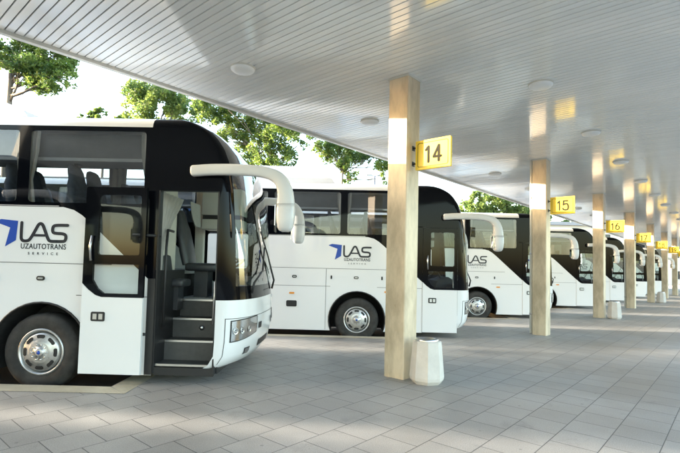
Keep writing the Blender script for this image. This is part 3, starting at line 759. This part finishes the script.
OV = lambda cx, cy, rx, ry: [(cx + rx * math.cos(2 * PI * i_ / 20), cy + ry * math.sin(2 * PI * i_ / 20)) for i_ in range(21)]
DIG = {'1': [[(.25, .80), (.6, 1.0), (.6, 0)]], '4': [[(.72, 0), (.72, 1), (.02, .28), (1.0, .28)]], '7': [[(.0, 1), (1, 1), (.35, 0)]],
       '5': [[(.92, 1), (.12, 1), (.12, 1), (.06, .56), (.06, .56), (.35, .66), (.98, .66), (1.02, .02), (.5, -.04), (.08, .02), (.0, .14)]],
       '6': [OV(.5, .31, .48, .31), [(.04, .36), (.12, .66), (.62, 1.0)]], '9': [OV(.5, .69, .48, .31), [(.96, .64), (.88, .34), (.38, 0)]],
       '8': [OV(.5, .26, .48, .27), OV(.5, .77, .40, .23)], '0': [OV(.5, .5, .47, .5)],
       '2': [[(.04, .8), (.1, 1.02), (.9, 1.05), (1.0, .65), (.5, .35), (.0, 0), (.0, 0), (1.0, 0)]]}
for k in range(8):
    base = col_c(k) + NV * (CW / 2)
    s_ = empty('bay_sign', tuple(base + Vector((0, 0, 3.175))), AZ)       # local x = NV, local -y = RV ... face looks towards -RV = local +y
    tag(s_, 'yellow bay sign reading %d fixed to its stone column' % NUM[k], 'sign', 'yellow bay number signs')
    x0 = .05
    pn = MB(); pn.prism(rrect(x0, x0 + SGW, -SGH / 2, SGH / 2, .012), (), -.02, .02); pn.build('panel', M['yellow'], s_)
    bd = MB()
    o_, i_ = rrect(x0 + .035, x0 + SGW - .035, -SGH / 2 + .035, SGH / 2 - .035, .03), rrect(x0 + .042, x0 + SGW - .042, -SGH / 2 + .042, SGH / 2 - .042, .026)
    bd.sheet(o_, [i_], y=.0225); bd.sheet(o_, [i_], y=-.0225); bd.build('border', M['signink'], s_)
    tm = MB()
    for q_, ch_ in enumerate(str(NUM[k])):
        for st_ in DIG[ch_]:
            pts = smooth_path(st_, 2) if len(st_) > 3 and ch_ not in '147' else st_
            ox = x0 + SGW / 2 - .135 + q_ * .15
            ribbon(tm, [(ox + a_ * .115, -.11 + b_ * .215) for a_, b_ in pts], .036, -.0232 - .0008 * q_, -.0205)
    tm.build('number', M['signink'], s_)
    for z in (-.11, .12):
        br = MB(); br.tube([(-.01, 0, z), (x0 + .01, 0, z)], .013, 8); br.box(-.006, .004, -.035, .035, z - .035, z + .035); br.build('bracket', M['trim'], s_)

def octa(r, z, ph=PI / 8): return [(r * math.cos(ph + k * PI / 4), r * math.sin(ph + k * PI / 4), z) for k in range(8)]
b0 = empty('litter_bin', (0, 0, 0))
bb = MB(); prof = [(.205, 0), (.245, .05), (.252, .09), (.215, .50), (.205, .56), (.19, .57), (.17, .57), (.165, .45), (.0001, .45)]
vs = []; fs = []
for r, z in prof: vs += octa(r, z)
for i in range(len(prof) - 1):
    for k in range(8): fs.append((i * 8 + k, i * 8 + (k + 1) % 8, (i + 1) * 8 + (k + 1) % 8, (i + 1) * 8 + k))
bb.add(vs, fs); bb.build('shell', M['concrete'], b0)
bt = MB(); bt.lathe([(.165, .565), (.168, .595), (.150, .602), (.13, .59), (.115, .55), (.02, .545)], (0, 0, 0), 'z', 28); bt.build('ash_tray', M['steel'], b0)
for i, (k, lab) in enumerate(((0, 'tapered eight-sided concrete bin beside the nearest column, steel ashtray on top'), (2, 'concrete bin standing by the column with sign 16'), (4, 'small distant concrete bin by the column with sign 18'))):
    o = b0 if i == 0 else copy_tree(b0)
    p = CB + RV * (CD * k + .12) + NV * .30; o.location = p; o.rotation_euler.z = AZ + .2; o.scale = (.93, .93, 1)
    tag(o, lab, 'bin', 'concrete litter bins')

for i, (k, lab) in enumerate(((1, 'thin pale downpipe running down the column with sign 15'), (3, 'thin pale downpipe running down the column with sign 17'))):
    p = CB + RV * (CD * k + .10) - NV * (CW + .05)
    d = empty('downpipe', tuple(p)); tag(d, lab, 'pipe', 'downpipes on columns')
    m_ = MB(); m_.tube([(0, 0, 0.02), (0, 0, HC - .01)], .042, 12, False); m_.build('pipe', M['fascia'], d)
    for z in (.5, 2.0, 3.4):
        cl = MB(); cl.lathe([(.045, -.02), (.05, -.02), (.05, .02), (.045, .02)], (0, 0, z), 'z', 12); cl.build('clip', M['steel'], d)

l0 = None
ci = 0
ROWA = [(Vector((-1.45, 6.45, 0)) + RV * 3.0 * i) for i in range(-1, 9)]
ROWB = [(Vector((2.95, 6.76, 0)) + RV * 3.08 * i) for i in range(0, 11)]
AW = ['first', 'second', 'third', 'fourth', 'fifth', 'sixth', 'seventh', 'eighth', 'ninth', 'tenth', 'eleventh', 'twelfth']
for r_i, (row, nm) in enumerate(((ROWA[1:], 'in the row above the coaches'), (ROWB, 'in the row over the walkway'))):
    for i, p in enumerate(row):
        if l0 is None:
            l0 = empty('ceiling_light', (0, 0, 0))
            a = MB(); a.lathe([(0, -.065), (.10, -.062), (.15, -.05), (.168, -.03), (.17, -.018)], (0, 0, 0), 'z', 36); a.build('diffuser', M['lampw'], l0)
            a = MB(); a.lathe([(.17, -.02), (.178, -.02), (.18, -.001)], (0, 0, 0), 'z', 36); a.build('rim', M['fascia'], l0); o = l0
        else: o = copy_tree(l0)
        o.location = (p.x, p.y, HC)
        tag(o, '%s round white light from the camera %s' % (AW[i], nm), 'ceiling light', 'round ceiling lights')

# ------------------------------------------------------------------ trees
def tree(loc, trunk_h, trunk_r, clumps, leaves, size, label, lm='leaf', lean=(0, 0), limbs=True, cat='tree'):
    rt = empty('broadleaf_tree', loc); tag(rt, label, cat, 'trees behind the coaches')
    tk = MB(); top = Vector((lean[0], lean[1], trunk_h))
    pts = [Vector((0, 0, 0)), top * .3 + Vector((.05, 0, 0)), top * .6 + Vector((-.06, .04, 0)), top]
    tk.tube(pts, [trunk_r * 1.25, trunk_r, trunk_r * .85, trunk_r * .55], 10)
    for c, r, d in clumps:
        c = Vector(c); st = top * (.82 + .17 * random.random()); mid = (st + c) / 2 + Vector((random.uniform(-.2, .2), 0, -.15))
        tk.tube([st, mid, c], [trunk_r * .4, trunk_r * .25, trunk_r * .08], 6)
        for _ in range(3):
            e = c + Vector((random.gauss(0, 1), random.gauss(0, 1), random.gauss(0, .8))).normalized() * r * .8
            tk.tube([mid, (mid + e) / 2 + Vector((0, 0, .08)), e], [trunk_r * .16, trunk_r * .1, trunk_r * .04], 5)
    tk.build('trunk', M['bark'], rt)
    cr = MB(); tot = sum(r ** 2.2 * d for c, r, d in clumps)
    for c, r, d in clumps:
        c = Vector(c); nsub = 16
        subs = []
        for _ in range(nsub):
            v = Vector((random.gauss(0, 1), random.gauss(0, 1), random.gauss(0, .75))); v = v.normalized() * r * random.uniform(.25, 1.12)
            subs.append((c + v, r * random.uniform(.18, .42)))
        for _ in range(int(leaves * r ** 2.2 * d / tot)):
            sc, sr = random.choice(subs)
            v = Vector((random.gauss(0, 1), random.gauss(0, 1), random.gauss(0, 1))).normalized() * sr * random.random() ** .45
            q = sc + v; s_ = size * random.uniform(.6, 1.3)
            a = Vector((random.gauss(0, 1), random.gauss(0, 1), random.gauss(0, .6))).normalized(); b_ = a.orthogonal().normalized()
            b_ = (Matrix.Rotation(random.uniform(0, 6.28), 3, a) @ b_); n_ = a.cross(b_)
            cr.add([q - a * s_ * .5, q + b_ * s_ * .28 + n_ * s_ * .06, q + a * s_ * .5, q - b_ * s_ * .28 + n_ * s_ * .06], [(0, 1, 2, 3)])
    cr.build('crown', M[lm], rt)
    return rt
def at(px, py, Y):                                         # a point of the distant setting, from a bearing and a height
    U, V = px - 340, py - 226.5 - 17.2; cr_, sr_ = math.cos(.024), math.sin(.024)
    u, v = cr_ * U + sr_ * V, -sr_ * U + cr_ * V
    x, z = u / 460.3, -v / 460.3; cp_, sp_ = math.cos(.0501), math.sin(.0501)
    dy, dz = cp_ - sp_ * z, sp_ + cp_ * z
    return Vector((x * Y / dy, Y, 1.5525 + dz * Y / dy))
def ptree(tp, Y, cl, leaves, size, label, tr=.16, lm='leaf'):
    b = at(tp[0], tp[1], Y); base = Vector((b.x, Y, ZR))
    clumps = []
    for px, py, pr, d in cl:
        c = at(px, py, Y) + Vector((0, random.uniform(-.8, .8), 0)); clumps.append((tuple(c - base), pr / 458. * Y, d))
    return tree(tuple(base), b.z - ZR, tr, clumps, leaves, size, label, lm)
ptree((12, 62), 24, [(14, 52, 24, 1.2), (-12, 60, 24, 1), (34, 58, 23, 1.2), (58, 68, 21, 1.2), (32, 84, 15, .8), (52, 88, 14, .8), (70, 82, 12, .8), (40, 38, 24, 1), (20, 30, 22, 1), (62, 52, 15, 1), (-20, 40, 22, 1), (24, 70, 17, 1), (44, 74, 16, 1)], 21000, .18,
      'tall leafy tree with a bare pale trunk, above the nearest coach at the far left', .2)
ptree((152, 112), 34, [(152, 96, 21, 1.1), (136, 98, 16, .9), (170, 103, 19, 1), (150, 114, 22, 1), (129, 88, 8, .5), (186, 112, 16, .8), (160, 85, 14, .9), (144, 84, 10, .6), (172, 92, 12, .8)], 14000, .22,
      'small yellow-green tree just above the roof of the nearest coach', .16, 'leaf2')
ptree((270, 150), 32, [(215, 110, 19, .9), (240, 122, 21, 1), (262, 124, 21, 1), (284, 134, 20, 1), (248, 148, 20, .9), (272, 154, 20, 1), (225, 134, 18, .8), (268, 112, 14, .7), (290, 156, 12, .5), (205, 104, 15, .8), (234, 106, 14, .8), (258, 168, 14, .8), (282, 168, 13, .7), (300, 142, 8, .5)], 24000, .19,
      'broad airy tree behind the windscreen of the nearest coach', .16)
ptree((343, 160), 36, [(330, 148, 13, 1), (343, 146, 15, 1.1), (345, 164, 11, .9), (350, 176, 9, .8), (360, 156, 11, .6), (375, 154, 13, .8), (388, 163, 13, 1), (392, 178, 10, .8), (333, 157, 11, .8), (353, 151, 13, 1), (320, 144, 9, .6), (312, 140, 8, .6)], 11000, .21,
      'thin tree left of the nearest column, above the second coach', .12)
ptree((490, 220), 46, [(470, 208, 12, 1), (484, 201, 14, 1), (500, 205, 14, 1), (515, 209, 13, 1), (528, 213, 12, 1), (545, 220, 12, 1), (478, 216, 15, 1), (506, 217, 15, 1), (565, 226, 10, 1), (490, 212, 13, 1), (520, 220, 13, 1), (462, 214, 9, .8)], 17000, .27,
      'dense rounded pale green tree between the second coach and the column with sign 15', .2, 'leaf2')
ptree((105, 124), 60, [(100, 116, 8, .6), (118, 117, 8, .6), (88, 120, 7, .6), (200, 110, 9, .7), (130, 122, 9, .7)], 2600, .5, 'low distant treetop peeping over the roof of the nearest coach', .2)
# a row of unseen trees, added to break the low sun into streaks
rng_ = random.Random(3); t_first = None
for i in range(11):
    y = -9 + i * 4.6 + rng_.uniform(-.6, .6); x = -42 + rng_.uniform(-3, 3)
    if t_first is None:
        t_first = tree((x, y, ZR), 3.6, .16, [((0, 0, 3.4), 2.3, 1), ((.4, 1.2, 4.6), 1.7, 1), ((-.3, -1.1, 4.9), 1.7, 1), ((0, .2, 5.9), 1.4, 1), ((.2, 1.4, 2.3), 1.5, 1), ((0, -1.5, 2.2), 1.5, 1)], 2000, .62, 'unseen bushy tree at the left, added to break up the low sun')
        o = t_first
    else: o = copy_tree(t_first)
    o.location = (x, y, ZR); o.rotation_euler.z = rng_.uniform(0, 6.28); k_ = rng_.uniform(1.28, 1.42); o.scale = (k_ * .675, k_ * .675, k_)
    o['group'] = 'unseen bushy trees added to break up the low sun'; o['label'] = 'unseen bushy tree at the left, added to break up the low sun'

# ------------------------------------------------------------------ street lamp and buildings behind
p = at(375, 176, 44)
lp = empty('street_lamp', (p.x, 44, ZR)); tag(lp, 'slim grey street lamp with a flat twin head beside the thin tree', 'street lamp')
a = MB(); a.tube([(0, 0, 0), (0, 0, p.z - ZR)], [.11, .06], 10); a.build('pole', M['steel'], lp)
for s_ in (-1, 1):
    a = MB(); a.tube([(0, 0, p.z - ZR - .05), (s_ * .25, 0, p.z - ZR + .05)], .035, 6); a.box(min(s_ * .2, s_ * .85), max(s_ * .2, s_ * .85), -.16, .16, p.z - ZR + .02, p.z - ZR + .13, .03); a.build('lamp_head', M['steel'], lp)
def building(name, x0, x1, y, h, m, label, storeys, pitch=3.2):
    b = empty(name, ((x0 + x1) / 2, y, ZR)); tag(b, label, 'building'); hx = (x1 - x0) / 2
    wl = MB(); wl.box(-hx, hx, 0, 9, 0, h); wl.build('wall', m, b)
    rf = MB(); rf.box(-hx - .25, hx + .25, -.25, 9.2, h, h + .3); rf.build('roof', M['roofgrey'], b)
    nwin = int(2 * hx / pitch)
    for s_ in range(storeys):
        z0 = .9 + s_ * h / storeys
        for i in range(nwin):
            x = -hx + (i + .5) * 2 * hx / nwin
            f = MB(); f.box(x - .85, x + .85, -.06, -.003, z0, z0 + 1.5); fo = f.build('window', M['paint'], b)
            g = MB(); g.box(x - .77, x + .77, -.075, -.062, z0 + .08, z0 + 1.42); g.build('pane', M['darkwin'], fo)
building('depot_building', -52, -9, 38, 8.3, M['bluewall'], 'long blue-clad depot building seen through the windows of the nearest coach', 2)
building('station_building', -6, 30, 44, 6.2, M['palewall'], 'pale flat-roofed building seen through the windows of the second coach', 2)
building('terminal_building', 48, 90, 76, 7.0, M['palewall'], 'pale low building at the far end of the platform', 2)

# ------------------------------------------------------------------ light, sky, camera
SUN_EL = math.radians(8.6)
d = Vector((.99, -.07, 0)).normalized() * math.cos(SUN_EL) + Vector((0, 0, -math.sin(SUN_EL)))
sun = bpy.data.lights.new('sun', 'SUN'); sun.energy = 2.3; sun.angle = math.radians(.6); sun.color = (1, .91, .78)
so = bpy.data.objects.new('sun', sun); COL.objects.link(so); so.rotation_euler = d.to_track_quat('-Z', 'Y').to_euler(); so.location = (-20, 5, 20)
wd = bpy.data.worlds.new('World'); SC.world = wd; wd.use_nodes = True
nt = wd.node_tree; bg = nt.nodes['Background']
sk = nt.nodes.new('ShaderNodeTexSky'); sk.sky_type = 'NISHITA'; sk.sun_disc = False
sk.sun_elevation = SUN_EL; sk.sun_rotation = math.atan2(-d.x, -d.y)
sk.air_density = 1.0; sk.dust_density = 2.0; sk.ozone_density = 1.0
nt.links.new(sk.outputs[0], bg.inputs[0]); bg.inputs[1].default_value = .15

cam = bpy.data.cameras.new('camera'); co = bpy.data.objects.new('camera', cam); COL.objects.link(co)
cam.sensor_width = 36; cam.lens = 460.3 * 36 / 680; cam.shift_y = 17.2 / 680; cam.clip_end = 2000; cam.clip_start = .05
co.location = (0, 0, 1.5525)
f = Vector((0, math.cos(.0501), math.sin(.0501))); rt = Vector((1, 0, 0)); up = rt.cross(f)
ro = .024                                     # the picture leans a little clockwise
R = Matrix((rt, up, -f)).transposed()
R = R @ Matrix.Rotation(ro, 3, 'Z')
co.rotation_euler = R.to_euler()
SC.camera = co
SC.view_settings.view_transform = 'Standard'; SC.view_settings.look = 'None'; SC.view_settings.exposure = 3.5; SC.view_settings.gamma = 1
SC.view_settings.use_curve_mapping = False
SC.cycles.max_bounces = 10; SC.cycles.diffuse_bounces = 5; SC.cycles.glossy_bounces = 5; SC.cycles.transparent_max_bounces = 24
SC.cycles.use_denoising = True
